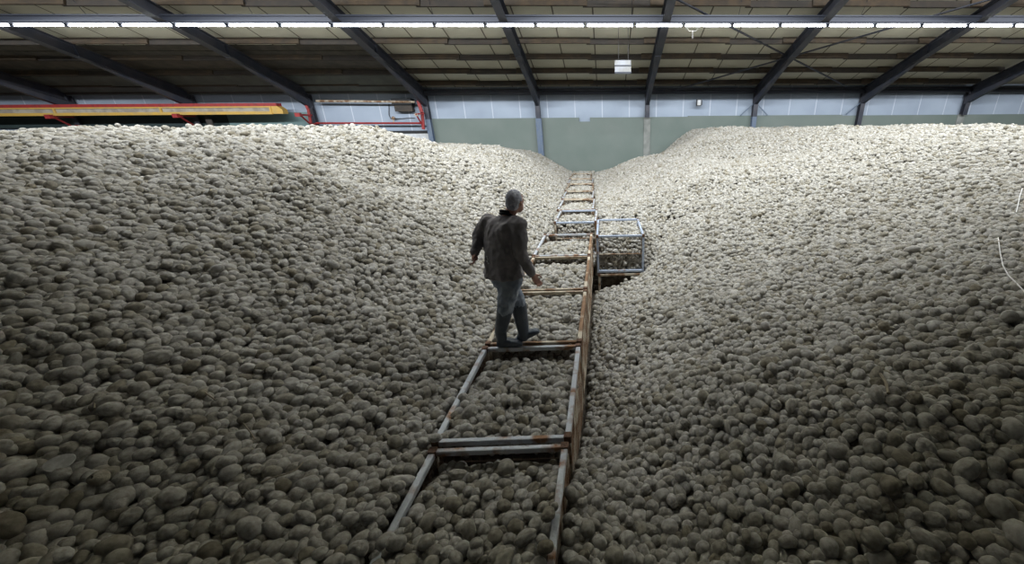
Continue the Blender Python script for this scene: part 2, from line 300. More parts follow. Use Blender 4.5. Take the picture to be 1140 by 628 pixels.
# ------------------------------------------------------------------ things along the back wall, left
cy = WY-.95
pl, pr = on_y(-60, 120, cy), on_y(312, 120, cy)
z_r1, z_r0 = on_y(250, 115, cy).z, on_y(250, 118.6, cy).z
z_y1, z_y0 = z_r0, on_y(250, 127.6, cy).z
cv = empty('conveyor', (pr.x-4, cy, z_y0)); tag(cv, 'long yellow conveyor with a red top rail along the back wall', 'conveyor')
xl = -33.
one('top_rail', M['red'], lambda b: (b.box((xl,cy+.0,z_r0),(pr.x-.15,cy+.35,z_r1)),), cv, origin=cv.location)
one('lower_rail', M['yellow'], lambda b: (b.box((xl,cy-.08,z_y0),(pr.x-.45,cy-.0,z_y0+.13)), b.box((xl,cy-.06,z_y1-.06),(pr.x-.45,cy,z_y1)), *[b.box((x,cy-.075,z_y0),(x+.09,cy-.005,z_y1)) for x in (-26.9,-21.9,pr.x-.5)]), cv, origin=cv.location)
one('side_panel', M['trough'], lambda b: b.box((xl,cy-.02,z_y0+.12),(pr.x-.45,cy+.3,z_y1-.05)), cv, origin=cv.location)
def endc(b):
    n = 10; V = [(pr.x-.45, z_y0+.02)]+[(pr.x-.45+.5*math.sin(math.pi/2*k/n)*.9+.0, z_y1-(z_y1-z_y0-.02)*(k/n)*.25*0-.0) for k in (0,)]+[(pr.x-.1, z_y1), (pr.x+.1, z_y0+.22), (pr.x+.1, z_y0+.02)]
    m_ = len(V); b.add([(x,cy-.05,z) for x,z in V]+[(x,cy+.3,z) for x,z in V], [tuple(range(m_-1,-1,-1)), tuple(range(m_,2*m_))]+[(i,(i+1)%m_,m_+(i+1)%m_,m_+i) for i in range(m_)])
one('end_piece', M['yellow'], endc, cv, origin=cv.location)
for i, lab in ((0,'red triangular bracket under the conveyor, the left one'),(1,'red triangular bracket under the conveyor, the one nearer its end'),(2,'empty red triangular bracket right of the conveyor end')):
    x = COLX[i]; za = z_y0-.04; br = empty('wall_bracket', (x, WY-.2, za-.5)); tag(br, lab, 'bracket', 'red brackets on the columns')
    one('arm', M['red'], lambda b: b.bar((x,WY-.2,za),(x,cy-.2,za),.09), br, origin=br.location)
    one('brace', M['red'], lambda b: b.bar((x,cy-.1,za-.02),(x,WY-.25,za-.62),.07), br, origin=br.location)
    one('foot_plate', M['red'], lambda b: b.bar((x,WY-.27,za-.78),(x,WY-.27,za-.38),.2,.06), br, origin=br.location)
    one('arm_end', M['red'], lambda b: b.box((x-.12,cy-.32,za-.09),(x+.12,cy-.16,za+.09)), br, origin=br.location)
o = one('red_column_strip', M['red'], lambda b: (b.bar(on_y(338,111,WY-.4), on_y(343,122,WY-.4), .12,.08), b.bar(on_y(343,121,WY-.4), on_y(346,137,WY-.4), .12,.08))); tag(o, 'red steel strip on the column right of the conveyor end', 'brace')
o = empty('column_brace', (COLX[3], WY-.4, 5.3)); tag(o, 'red steel brace on the column between white and green walls', 'brace')
one('long_bar', M['red'], lambda b: (b.bar(on_y(465.5,112,WY-.4), on_y(470,126,WY-.4), .17,.08), b.bar(on_y(470,125,WY-.4), on_y(471.5,144,WY-.4), .15,.08)), o, origin=o.location)
one('short_arm', M['red'], lambda b: (b.bar(on_y(463,127,WY-.7), on_y(472,126.5,WY-.4), .07), b.bar(on_y(463,127,WY-.7), on_y(470.5,140,WY-.4), .06)), o, origin=o.location)
one('arm_end', M['rust'], lambda b: b.box(on_y(462,129.3,WY-.7), on_y(465,126,WY-.62)), o, origin=o.location)
o = one('red_pipe', M['red'], lambda b: b.tube([on_y(352,137.2,WY-.25), on_y(470,137.2,WY-.25)], .05, 8)); tag(o, 'thin red pipe running low across the white wall bay', 'pipe')
o = one('brown_pipe', M['rust'], lambda b: b.tube([on_y(352,112.5,WY-.3), on_y(462,113.5,WY-.3)], .055, 8)); tag(o, 'brown pipe running high across the white wall bay', 'pipe')
pa, pb = on_y(437, 110, WY-.2), on_y(459.5, 124, WY-.2)
vb = empty('ventilation_box', ((pa.x+pb.x)/2, WY-.1, pb.z)); tag(vb, 'dark grey box mounted beside the red braced column', 'vent box')
one('casing', M['purlin2'], lambda b: b.box((pa.x,WY-.2,pb.z),(pb.x,WY+.1,pa.z-.28)), vb, origin=vb.location)
one('hood', M['slot'], lambda b: b.box((pa.x-.05,WY-.3,pa.z-.28),(pb.x+.05,WY+.1,pa.z)), vb, origin=vb.location)
o = one('wall_cable', M['darkbox'], lambda b: b.tube([on_y(u,v,WY+.08) for u,v in ((433,116),(433,128),(435,132),(440,132.5),(455,131.5),(462,131.5))], .018, 6)); tag(o, 'dark cable looping below the dark box on the white wall', 'cable')
o = one('wall_valve', M['rust'], lambda b: (b.ball(on_y(438,131.5,WY-.05), .09), b.bar(on_y(438,132,WY-.1), on_y(438.5,137.5,WY-.2), .05))); tag(o, 'small brown valve above the thin red pipe', 'valve')
pa, pb = on_y(227, 129, WY-.5), on_y(239, 144, WY-.5)
o = one('leaning_board', M['purlin2'], lambda b: b.add([(pa.x,WY-.5,pb.z-.4),(pb.x,WY-.5,pb.z-.4),(pb.x,WY-.5,pa.z-.17),(pa.x,WY-.5,pa.z),(pa.x,WY-.45,pb.z-.4),(pb.x,WY-.45,pb.z-.4),(pb.x,WY-.45,pa.z-.17),(pa.x,WY-.45,pa.z)], [(0,1,2,3),(7,6,5,4),(0,4,5,1),(1,5,6,2),(2,6,7,3),(3,7,4,0)])); tag(o, 'grey board with slanted top standing below the conveyor', 'board')

# ------------------------------------------------------------------ heap surface
def tps(P, Z, lam=.0):
    P = np.array(P, float); Z = np.array(Z, float); n = len(P)
    def U(r2): return .5*r2*np.log(r2+1e-9)
    A = U(((P[:,None]-P[None])**2).sum(-1))+lam*np.eye(n); Q = np.c_[np.ones(n), P]
    K = np.block([[A, Q],[Q.T, np.zeros((3,3))]]); w = np.linalg.solve(K, np.r_[Z, 0,0,0])
    def f(x, y):
        sh = x.shape; X = np.c_[x.ravel(), y.ravel()]; out = np.zeros(len(X))
        for i in range(0, len(X), 20000):
            c = X[i:i+20000]; out[i:i+20000] = U(((c[:,None]-P[None])**2).sum(-1))@w[:n]+w[n]+c@w[n+1:]
        return out.reshape(sh)
    return f
def world(pts): return [tuple(at_depth(*p)) for p in pts]
LP = world([(100,600,2.15),(300,573,2.4),(30,470,2.45),(200,480,2.65),(330,470,3.0),(30,355,2.95),(100,355,3.2),(250,355,3.6),(350,355,4.0),(440,355,4.5),(30,210,4.6),(100,195,5.0),(200,200,5.4),(350,200,6.2),
            (20,151,6.3),(100,153,6.6),(200,150,7.4),(270,148,8.0),(350,145,8.8),(400,146,9.2),(440,155,9.2),(475,172,9.6),(470,215,8.4),(560,205,9.9),(540,180,12.),(560,167,14.5),(510,170,13.5),(590,180,16.)])
LP += [(-1.5,1.,2.88),(-1.5,1.9,2.84),(-1.52,2.6,2.74),(-1.52,4,2.70),(-1.52,5.5,2.72),(-1.55,7.2,2.72),(-1.52,9,2.70),(-1.45,10.5,2.6),(-1.6,12.5,2.72),(-1.65,15,2.72),(-1.75,18,2.74),(-1.8,21,2.75),(-2.2,WY,2.9),(-3.5,WY,3.62),(-6,WY,4.1),(-9.5,WY,4.3),(-9,17,4.3),(-12,14,4.7),(-16,WY,4.6),(-22,WY,4.8),(-28,WY,4.8),(-18,9,4.85),(-24,14,4.8),(-30,10,4.8),(-12,5,4.9),(-8,1,4.8),(-4,0,3.75),(-1.5,-.5,3.0)]
RP = world([(1040,573,2.2),(900,573,2.4),(780,573,2.7),(690,573,2.85),(1120,480,2.35),(960,435,3.0),(850,440,3.5),(740,450,3.9),(1040,355,3.7),(1120,370,3.3),(900,355,4.6),(800,355,5.3),(740,350,6.0),(1110,290,4.8),(950,290,6.),(830,280,7.6),
            (740,275,9.),(1040,225,7.7),(900,225,9.),(780,225,10.7),(800,175,15.),(860,174,13.8),(760,184,14.5),(735,178,17.),(1040,180,9.2),(800,188,12.3),(900,188,11.),(1125,155,9.6),(1100,144,11.),(1000,146,12.6),(900,146,14.5),(800,144,17.5),(785,146,19.5),(765,160,19.5),(745,170,19.5),(700,180,19.),(730,205,13.6),(700,212,14.)])
RP += [(-.3,1.,2.75),(-.3,1.8,2.72),(-.26,2.4,2.50),(-.26,3.1,2.12),(-.25,4.2,1.82),(-.22,5.8,1.72),(-.15,7.2,1.6),(.0,8.4,1.48),(.5,8.5,1.66),(.95,8.7,1.85),(1.0,9.7,2.2),(.3,11.,2.5),(-.1,12.5,2.68),(-.2,15,2.72),(-.3,18,2.72),(-.5,21,2.70),(-.4,WY,2.72),(.6,WY,2.95),(2.,WY,3.3),(3.2,WY,3.7),(4.6,WY,4.75),(7,WY,4.85),(10,17,4.92),(7.2,18.5,4.85),(8.2,20,4.95),(14,13,4.95),(11,20,4.95),(15,18,4.95),(6.2,20.5,4.95),(10,WY,4.9),(16,WY,4.9),(24,WY,4.9),(24,14,4.9),(22,8,4.9),(14,4,4.8),(7,1,4.6),(4,0,3.9),(-.3,-.5,3.0)]
fL = tps([p[:2] for p in LP], [p[2] for p in LP], .08); fR = tps([p[:2] for p in RP], [p[2] for p in RP], .08)

# crates: (x left, x right, y front, y back, top)
CR = [(-1.44,-.35,.93,2.46,RIM),(-1.46,-.335,2.52,4.00,RIM),(-1.455,-.33,4.06,5.62,RIM),(-1.46,-.33,5.68,7.36,RIM),(-1.475,-.335,7.42,9.07,RIM),
      (-1.39,-.265,10.30,11.90,RIM),(-1.50,-.38,11.96,13.82,RIM),(-1.56,-.45,13.9,15.68,RIM),(-1.62,-.50,15.75,17.72,RIM),(-1.70,-.57,17.8,19.45,RIM),(-1.75,-.70,19.55,21.7,RIM)]
RC = (-.245,.885,8.84,10.58,RIM)
def in_crate(x, y):
    z = np.full(x.shape, -9.); t_all = np.zeros(x.shape)
    drops = [(.02,.17,.0),(.05,.20,.02),(.05,.12,.02),(.08,.22,.06),(.08,.26,.08),(.12,.26,.10),(.10,.28,.1),(.08,.24,.1),(.08,.2,.08),(.06,.2,.06),(.05,.16,.05)]
    for (x0,x1,y0,y1,tp), (d0, d1, hump) in zip(CR+[RC], drops+[(.12,.26,.1)]):
        inside = (x > x0) & (x < x1) & (y > y0) & (y < y1); t = np.clip((y-y0)/(y1-y0), 0, 1); s = (x-x0)/(x1-x0)
        d = d0+(d1-d0)*np.clip((t-.25)/.75, 0, 1)**1.6-hump*np.sin(np.pi*t)*np.sin(np.pi*np.clip(s,0,1))
        if y0 in (10.30, 8.84): d = d+np.clip((.24-(y-y0))/.24, 0, 1)*.75   # loose slope behind the open front
        z = np.where(inside, tp-d, z)
    return z
def heap(x, y):
    zl, zr = fL(x, y), fR(x, y); zi = in_crate(x, y)
    xl_ = np.interp(y, [0,9,10,12,14,18,22], [-1.46,-1.47,-1.4,-1.5,-1.58,-1.70,-1.76]); xr_ = xl_+1.13
    mid = np.where((y > 9.07) & (y < 10.3), 1.95, 2.74)
    z = np.where(x < xl_, zl, np.where(x > xr_, zr, mid)); z = np.where(zi > 0, zi, z)
    lump = .05*np.sin(2.3*x+1.1*np.sin(1.7*y))*np.sin(2.1*y+1.3)+.03*np.sin(5.1*x+2*y)*np.sin(4.7*y-x)
    z = z+np.where(zi > 0, lump*.35, lump*np.clip(np.abs(x-(xl_+.55))-.6, 0, 1))
    return z
def heap_n(x, y, e=.04):
    gx = (fLR(x+e, y)-fLR(x-e, y))/(2*e); gy = (fLR(x, y+e)-fLR(x, y-e))/(2*e)
    n = np.stack([-gx, -gy, np.ones_like(gx)], -1); return n/np.linalg.norm(n, axis=-1, keepdims=True)
# fast look-up grid
GX0, GY0, GS = -33.5, -.6, .05
gx = np.arange(GX0, 30.5, GS); gy = np.arange(GY0, WY-.02, GS); GXX, GYY = np.meshgrid(gx, gy)
c5x = np.arange(GX0, 30.8, .25); c5y = np.arange(GY0, WY+.3, .25); CXX, CYY = np.meshgrid(c5x, c5y)
def bil(G, x, y, s=.25):
    i = np.clip((x-GX0)/s, 0, G.shape[1]-1.001); j = np.clip((y-GY0)/s, 0, G.shape[0]-1.001); a = i.astype(int); b = j.astype(int); u = i-a; v = j-b
    return G[b,a]*(1-u)*(1-v)+G[b,a+1]*u*(1-v)+G[b+1,a]*(1-u)*v+G[b+1,a+1]*u*v
_GL, _GR = fL(CXX, CYY), fR(CXX, CYY)
fL = lambda x, y: bil(_GL, x, y)
fR = lambda x, y: bil(_GR, x, y)
fLR = heap

CAMN = np.array(CAMP); AX = np.array(CX); AU = np.array(CU); AF = np.array(CF)
def project(P):
    Q = P-CAMN; z = Q@AF; zz = np.where(z > .05, z, .05); return PX+FPX*(Q@AX)/zz, PY-FPX*(Q@AU)/zz, z

SP = .0665
def layer(sp, x0, x1, y0, y1, depth, keep, seed, zc_max=99):
    g = np.random.default_rng(seed); ny = int((y1-y0)/(sp*.866)); nx = int((x1-x0)/sp)
    J, I = np.meshgrid(np.arange(ny), np.arange(nx), indexing='ij')
    X = x0+(I+.5*(J % 2))*sp; Y = y0+J*sp*.866
    X = X+g.normal(0, sp*.30, X.shape); Y = Y+g.normal(0, sp*.30, X.shape)
    rad = np.clip(g.lognormal(0, .17, X.shape), .66, 1.5)
    for it in range(10):   # push neighbours apart
        dx = np.zeros_like(X); dy = np.zeros_like(X)
        for a, b in ((0,1),(1,0),(1,1),(1,-1),(0,2),(2,0)):
            if b >= 0: s0 = (slice(0, ny-a), slice(0, nx-b)); s1 = (slice(a, ny), slice(b, nx))
            else: s0 = (slice(0, ny-a), slice(-b, nx)); s1 = (slice(a, ny), slice(0, nx+b))
            ex = X[s1]-X[s0]; ey = Y[s1]-Y[s0]; dd = np.sqrt(ex*ex+ey*ey)+1e-6; want = (rad[s0]+rad[s1])*.5*sp*.98; push = np.clip(want-dd, 0, sp)*.28
            px_, py_ = ex/dd*push, ey/dd*push; dx[s1] += px_; dy[s1] += py_; dx[s0] -= px_; dy[s0] -= py_
        X = X+dx; Y = Y+dy
    X = X.ravel(); Y = Y.ravel(); rad = rad.ravel()
    k = (g.random(X.shape) < keep) & (Y > y0+.02) & (Y < WY-.05); X = X[k]; Y = Y[k]; rad = rad[k]
    Z = heap(X, Y)+depth+g.uniform(-.026, .024, X.shape)+.03*(rad-1); P = np.stack([X, Y, Z], -1)
    u, v, z = project(P); k = (z < zc_max) & (((z > .9) & (u > -220) & (u < 1360) & (v > 90) & (v < 800)) | ((np.abs(X) < 7) & (Y < 6)))
    return P[k], rad[k], g
def frames(P, g):
    n = heap_n(P[:,0], P[:,1]); n = n+g.normal(0, .38, n.shape); n /= np.linalg.norm(n, axis=1, keepdims=True)
    a = g.normal(0, 1, n.shape); a -= n*(a*n).sum(1, keepdims=True); a /= np.linalg.norm(a, axis=1, keepdims=True); b = np.cross(n, a)
    # columns a (long), b, n -> XYZ euler
    sy = np.clip(-a[:,2], -1, 1); ey = np.arcsin(sy); ez = np.arctan2(a[:,1], a[:,0]); ex = np.arctan2(b[:,2], n[:,2])
    return np.stack([ex, ey, ez], -1)
allP = []; allR = []; allE = []; top = []
for args in ((SP, -31, 26, .1, WY, .0, .89, 3, 99), (SP*1.0, -12, 10, .1, 11, -.058, .95, 5, 9.5), (SP*1.6, -14, 12, .1, 12, .045, .16, 8, 12)):
    P, r_, g = layer(*args); allP.append(P); allR.append(r_); allE.append(frames(P, g)); top.append(np.full(len(P), args[5] >= -.01))
# upright faces: potatoes pressed against the wire of the crates
gf = np.random.default_rng(21)
def face(pfn, n_u, n_z, nrm):
    a_, c_ = np.meshgrid(np.arange(n_u), np.arange(n_z)); a_ = a_.ravel()+.5*(c_.ravel() % 2); c_ = c_.ravel(); Q = pfn(a_*.072+gf.normal(0,.012,a_.shape), c_*.062+gf.normal(0,.01,a_.shape))+gf.normal(0,.008,(len(a_),3))
    top_ = heap(Q[:,0], Q[:,1]); k = Q[:,2] < top_+(.06 if abs(Q[0,1]-8.9) < .03 or abs(Q[0,1]-10.36) < .03 else -.03); Q = Q[k]
    allP.append(Q); allR.append(np.clip(gf.lognormal(-.02,.15,len(Q)),.7,1.3)); allE.append(gf.uniform(-3.1,3.1,(len(Q),3))); top.append(np.zeros(len(Q), bool))
for (x0,x1,y0,y1,tp) in CR+[RC]:
    face(lambda u_, z_: np.stack([x0+.09+u_, y0+.05+(.20 if y0 in (10.30, 8.84) else .05)*np.clip(z_, 0, .95), tp-.95+z_], -1), int((x1-x0-.16)/.072), 16, 0)
    face(lambda u_, z_: np.stack([np.full(u_.shape, x1-.10), y0+.09+u_, tp-.95+z_], -1), int((y1-y0-.16)/.072), 16, 0)
face(lambda u_, z_: np.stack([RC[0]+.1+u_, np.full(u_.shape, RC[2]+.45), RC[4]-1.5+z_], -1), 13, 9, 0)
P = np.concatenate(allP); RAD = np.concatenate(allR); EU = np.concatenate(allE); TOP = np.concatenate(top)
# keep potatoes clear of the crate sides, the posts and the man's feet
bad = np.zeros(len(P), bool)
for (x0,x1,y0,y1,tp) in CR+[RC]:
    iny = (P[:,1] > y0-.03) & (P[:,1] < y1+.03); inx = (P[:,0] > x0-.03) & (P[:,0] < x1+.03); lim = P[:,2] < tp+.0
    cov = (P[:,1] < 1.75) & (P[:,1] > 1.62) & (P[:,0] < -1)
    for xw, side in ((x0, 0), (x1, 1)): bad |= iny & (np.abs(P[:,0]-xw) < np.where((P[:,0] < xw) == (side == 0), .042, .058)) & ~cov
    for yw in (y0, y1): bad |= inx & (np.abs(P[:,1]-yw) < .055)
bad |= (P[:,0] < -15.3) & (P[:,1] > WY-.9)
bad |= (np.abs(P[:,1]-4.05) < .12) & (P[:,0] > -1.45) & (P[:,0] < -.6) & (P[:,2] > RIM-.08)
P, RAD, EU, TOP = P[~bad], RAD[~bad], EU[~bad], TOP[~bad]
asp = rng.lognormal(.0, .10, len(P)); fl = rng.normal(1, .06, len(P))
SC = np.stack([RAD*asp*.079, RAD/np.sqrt(asp)*.079, RAD*fl/np.sqrt(asp)*.080], -1)
NV = 10; PICK = rng.integers(0, NV, len(P))

# ------------------------------------------------------------------ potato shapes
shapes = []
kinds = ['long oval','egg-shaped','round','knobbly','long oval','egg-shaped','blunt oval','knobbly','round','blunt oval']
def potato_mesh(k):
    bm = bmesh.new(); bmesh.ops.create_icosphere(bm, subdivisions=4, radius=.5); rr = random.Random(k*17+3)
    kd = kinds[k]; L_ = {'long oval':1.36,'egg-shaped':1.16,'round':1.0,'knobbly':1.2,'blunt oval':1.2}[kd]; off = Vector((k*7.3, k*3.1, 1.7))
    eyes = [Vector((rr.gauss(0,1),rr.gauss(0,1),rr.gauss(0,1))).normalized() for _ in range(7)]
    for v in bm.verts:
        n = v.co.normalized(); r = 1+.09*noise.noise(n*1.1+off)+.035*noise.noise(n*2.6+off)
        if kd == 'knobbly': r += .20*max(0, noise.noise(n*1.7+off*2)) + .06*noise.noise(n*3.1+off)
        for e in eyes:
            q = (n-e).length
            if q < .22: r -= .022*(1-(q/.22)**2)
        c = n*.5*r
        if kd == 'egg-shaped': s = 1-.32*c.x; c.y *= s; c.z *= s
        if kd in ('blunt oval',): c.x = math.copysign(abs(c.x*2)**.8/2, c.x)
        c.x *= L_; c.y += .12*(c.x**2) * (1 if k % 2 else -1); c.z *= .92; v.co = c
    me = bpy.data.meshes.new('potato_'+str(k)); bm.to_mesh(me); bm.free(); me.materials.append(M['potato']); me.polygons.foreach_set('use_smooth', [True]*len(me.polygons)); return me
shapes = [potato_mesh(k) for k in range(NV)]

# pick the 300 that show largest
u, v, zc = project(P); size = RAD*asp**.3/zc
ok = TOP & (u > 4) & (u < 1136) & (v > 20) & (v < 622)
idx = np.where(ok)[0]; idx = idx[np.argsort(-size[idx])][:284]
sel = np.zeros(len(P), bool); sel[idx] = True
def region(u_, v_):
    if u_ < 150: r1 = 'at the lower left corner of the left slope'
    elif u_ < 470: r1 = 'low on the left slope before the front crate'
    elif u_ < 620: r1 = 'inside the front crate near the bottom edge'
    elif u_ < 860: r1 = 'low on the right slope beside the front crate'
    elif v_ < 540: r1 = 'on the near bulge of the right slope above its lower corner'
    elif u_ < 1000: r1 = 'at the foot of the right slope left of its lower corner'
    else: r1 = 'in the lower right corner of the right slope'
    return r1
src = {}
def put_potato(p, e, s, k, label, group, name='potato', me=None, mt=None):
    o = bpy.data.objects.new(name, me or shapes[k]); COL.objects.link(o); o.location = p; o.rotation_euler = e; o.scale = s
    tag(o, label, 'potato', group); return o
for i in idx:
    k = int(PICK[i]); rg = region(u[i], v[i]); sz = 'large' if RAD[i] > 1.15 else ('small' if RAD[i] < .88 else 'medium')
    o = put_potato(P[i], EU[i], SC[i], k, f'{sz} {kinds[k]} potato {rg}', 'potatoes '+rg)
    src.setdefault(k, o)
for k in range(NV):
    assert k in src
# ---- the singular ones
def solo(u_, v_, z, rad, k, e, label, me=None):
    p = on_z(u_, v_, z); return put_potato(p, e, (rad*.086, rad*.082, rad*.080), k, label, None, me=me)
solo(484.5, 487.5, RIM+.062, .92, 0, (0,.1,.2), 'brown potato lying on the corner where the two nearest crates meet')
solo(610.5, 573, RIM+.062, 1.0, 3, (.2,.1,1.2), 'potato resting high on the right rail of the front crate')
solo(607.5, 609, RIM+.062, .95, 6, (.1,.1,.1), 'potato on the right rail nearest the bottom edge of view')
solo(603, 601, RIM+.060, .80, 1, (.1,0,2.2), 'smaller potato leaning behind the one nearest on the right rail')
solo(617, 564, RIM+.055, .72, 2, (.1,0,2.2), 'small potato touching the upper potato on the right rail')
solo(420, 571, RIM+.07, 1.0, 1, (.1,.3,.9), 'potato covering the left rail of the front crate, lowest of three')
solo(431, 556, RIM+.07, .95, 4, (.1,.2,.4), 'potato covering the left rail of the front crate, middle of three')
solo(444, 541, RIM+.065, .9, 5, (.1,.2,.4), 'potato covering the left rail of the front crate, topmost of three')
M['cut'] = mat('pale_cut_potato', (.62,.62,.60), .6, 0, (.5,.5,.47), 5, .4, .6)
def surf(u_, v_):
    d = ray(u_, v_); ts = np.linspace(1.2, 12, 2200); pts = CAMN+np.outer(ts, np.array(d)); h = heap(pts[:,0], pts[:,1]); j = np.argmax(pts[:,2] < h+.035); return Vector(pts[j])
def cut_potato():
    bm = bmesh.new(); bm.from_mesh(shapes[5]); bmesh.ops.bisect_plane(bm, geom=bm.verts[:]+bm.edges[:]+bm.faces[:], plane_co=(0,0,.08), plane_no=(0,0,1), clear_outer=True)
    be = [e for e in bm.edges if e.is_boundary]; r = bmesh.ops.contextual_create(bm, geom=be); me = bpy.data.meshes.new('cut_potato'); 
    for f in r['faces']: f.material_index = 1; f.smooth = False
    bm.to_mesh(me); bm.free(); me.materials.append(M['cut']); return me
cm = cut_potato()
p = surf(71, 521); d = -ray(71, 521).normalized(); q = (d+Vector((.0,0,.4))).to_track_quat('Z', 'Y')
o = put_potato(p+Vector((0,0,.04)), q.to_euler(), (.1,.085,.085), 0, 'potato with a pale cut face low on the left slope', None, me=cm)
def hole_potato():
    me = shapes[1].copy(); 
    for v_ in me.vertices:
        n = v_.co.normalized(); q = (n-Vector((.1,-.55,.82)).normalized()).length
        if q < .30: v_.co *= 1-.42*(1-(q/.30)**2)**.5
    me.materials.clear(); m2 = mat('potato_with_rotten_hole', (.36,.33,.26), .9, 0, (.24,.21,.16), 4, .4, .7, .4, 12); me.materials.append(m2); me.materials.append(M['slot'])
    for f in me.polygons:
        if (f.center.normalized()-Vector((.1,-.55,.82)).normalized()).length < .24 and f.center.length < .52: f.material_index = 1
    return me
p = surf(113, 537); put_potato(p+Vector((0,0,.03)), (0,0,-.6), (.1,.09,.085), 1, 'potato with a dark rotten hole low on the left slope', None, me=hole_potato())
for (uu, vv, lab, k) in ((176,402,'knobbly potato standing out halfway down the left slope',3),(105,205,'round greenish potato standing out high on the left slope',2),(990,545,'thick upright potato standing out at the foot of the right slope',4),(970,605,'very long bent potato near the lower right corner',7),(884,398,'large bun-shaped potato in the middle of the right slope',6)):
    p = surf(uu, vv); s_ = .118; put_potato(p+Vector((0,0,.035)), (.2,.5 if k in (4,7) else 0,.6), (s_*1.12,s_*.95,s_*.95), k, lab, None)

# ---- the one big mass: solid core with every other potato instanced on it
rest = ~sel; Pr = P[rest]; n_rest = len(Pr)
bx = np.r_[np.arange(-33, -2.2, .14), np.arange(-2.2, 1.6, .05), np.arange(1.6, 30.4, .14)]; by = np.arange(-.4, WY, .06); BX, BY = np.meshgrid(bx, by); BZ = heap(BX, BY)
e_ = .07
for dx_, dy_ in ((e_,0),(-e_,0),(0,e_),(0,-e_)): BZ = np.minimum(BZ, heap(BX+dx_, BY+dy_))
near = (BX > -1.9) & (BX < 1.2); B2 = BZ.copy()
for dx_, dy_ in ((.14,0),(-.14,0),(0,.14),(0,-.14),(.1,.1),(-.1,.1),(.1,-.1),(-.1,-.1)): B2 = np.minimum(B2, heap(BX+dx_, BY+dy_))
BZ = np.where(near, B2, BZ)
BZ = BZ-.085
nb = BX.size; W_ = len(bx); H_ = len(by)
rim_i = np.r_[np.arange(W_), (np.arange(1,H_))*W_+W_-1, (H_-1)*W_+np.arange(W_-2,-1,-1), np.arange(H_-2,0,-1)*W_]
base_v = np.stack([BX.ravel(), BY.ravel(), BZ.ravel()], -1); skirt = base_v[rim_i].copy(); skirt[:,2] = .001
verts = np.concatenate([base_v, skirt, Pr])
ii = (np.arange(H_-1)[:,None]*W_+np.arange(W_-1)[None]).ravel(); faces = np.stack([ii, ii+1, ii+W_+1, ii+W_], -1)
ns = len(rim_i); a = np.arange(ns); b2 = (a+1) % ns; sk = np.stack([rim_i[a], nb+a, nb+b2, rim_i[b2]], -1); faces = np.concatenate([faces, sk])
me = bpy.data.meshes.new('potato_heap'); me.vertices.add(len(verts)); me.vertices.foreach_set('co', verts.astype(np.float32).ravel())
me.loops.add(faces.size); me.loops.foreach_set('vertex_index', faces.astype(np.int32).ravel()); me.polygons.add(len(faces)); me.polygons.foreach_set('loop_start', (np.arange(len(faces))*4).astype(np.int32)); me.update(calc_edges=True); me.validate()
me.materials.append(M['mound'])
pad = len(verts)-n_rest
def attr(nm, ty, arr, fld):
    at = me.attributes.new(nm, ty, 'POINT'); at.data.foreach_set(fld, arr)
attr('spin', 'FLOAT_VECTOR', np.concatenate([np.zeros((pad,3)), EU[rest]]).astype(np.float32).ravel(), 'vector')
attr('grow', 'FLOAT_VECTOR', np.concatenate([np.ones((pad,3)), SC[rest]]).astype(np.float32).ravel(), 'vector')
attr('pick', 'INT', np.concatenate([np.zeros(pad), PICK[rest]]).astype(np.int32), 'value')
attr('inst', 'BOOLEAN', np.concatenate([np.zeros(pad), np.ones(n_rest)]).astype(bool), 'value')
hp = bpy.data.objects.new('potato_heap', me); COL.objects.link(hp)
tag(hp, 'vast heap of dusty potatoes filling the shed floor from wall to wall', 'potato heap', kind='stuff')
ng = bpy.data.node_groups.new('scatter_potatoes', 'GeometryNodeTree'); ng.interface.new_socket('Geometry', in_out='INPUT', socket_type='NodeSocketGeometry'); ng.interface.new_socket('Geometry', in_out='OUTPUT', socket_type='NodeSocketGeometry')
N = ng.nodes; L = ng.links; gi = N.new('NodeGroupInput'); go = N.new('NodeGroupOutput'); ip = N.new('GeometryNodeInstanceOnPoints'); jn = N.new('GeometryNodeJoinGeometry'); jo = N.new('GeometryNodeJoinGeometry')
def named(nm, ty): a_ = N.new('GeometryNodeInputNamedAttribute'); a_.data_type = ty; a_.inputs['Name'].default_value = nm; return a_.outputs['Attribute']
L.new(gi.outputs[0], ip.inputs['Points']); L.new(named('inst','BOOLEAN'), ip.inputs['Selection']); L.new(named('pick','INT'), ip.inputs['Instance Index']); ip.inputs['Pick Instance'].default_value = True
er = N.new('FunctionNodeEulerToRotation'); L.new(named('spin','FLOAT_VECTOR'), er.inputs[0]); L.new(er.outputs[0], ip.inputs['Rotation']); L.new(named('grow','FLOAT_VECTOR'), ip.inputs['Scale'])
for k in range(NV):
    oi = N.new('GeometryNodeObjectInfo'); oi.inputs['Object'].default_value = src[k]; oi.inputs['As Instance'].default_value = True; L.new(oi.outputs['Geometry'], jn.inputs[0])
L.new(jn.outputs[0], ip.inputs['Instance']); L.new(gi.outputs[0], jo.inputs[0]); L.new(ip.outputs[0], jo.inputs[0]); L.new(jo.outputs[0], go.inputs[0])
md = hp.modifiers.new('scatter', 'NODES'); md.node_group = ng
print('POTATOES', n_rest, 'layers', [len(q) for q in allP])

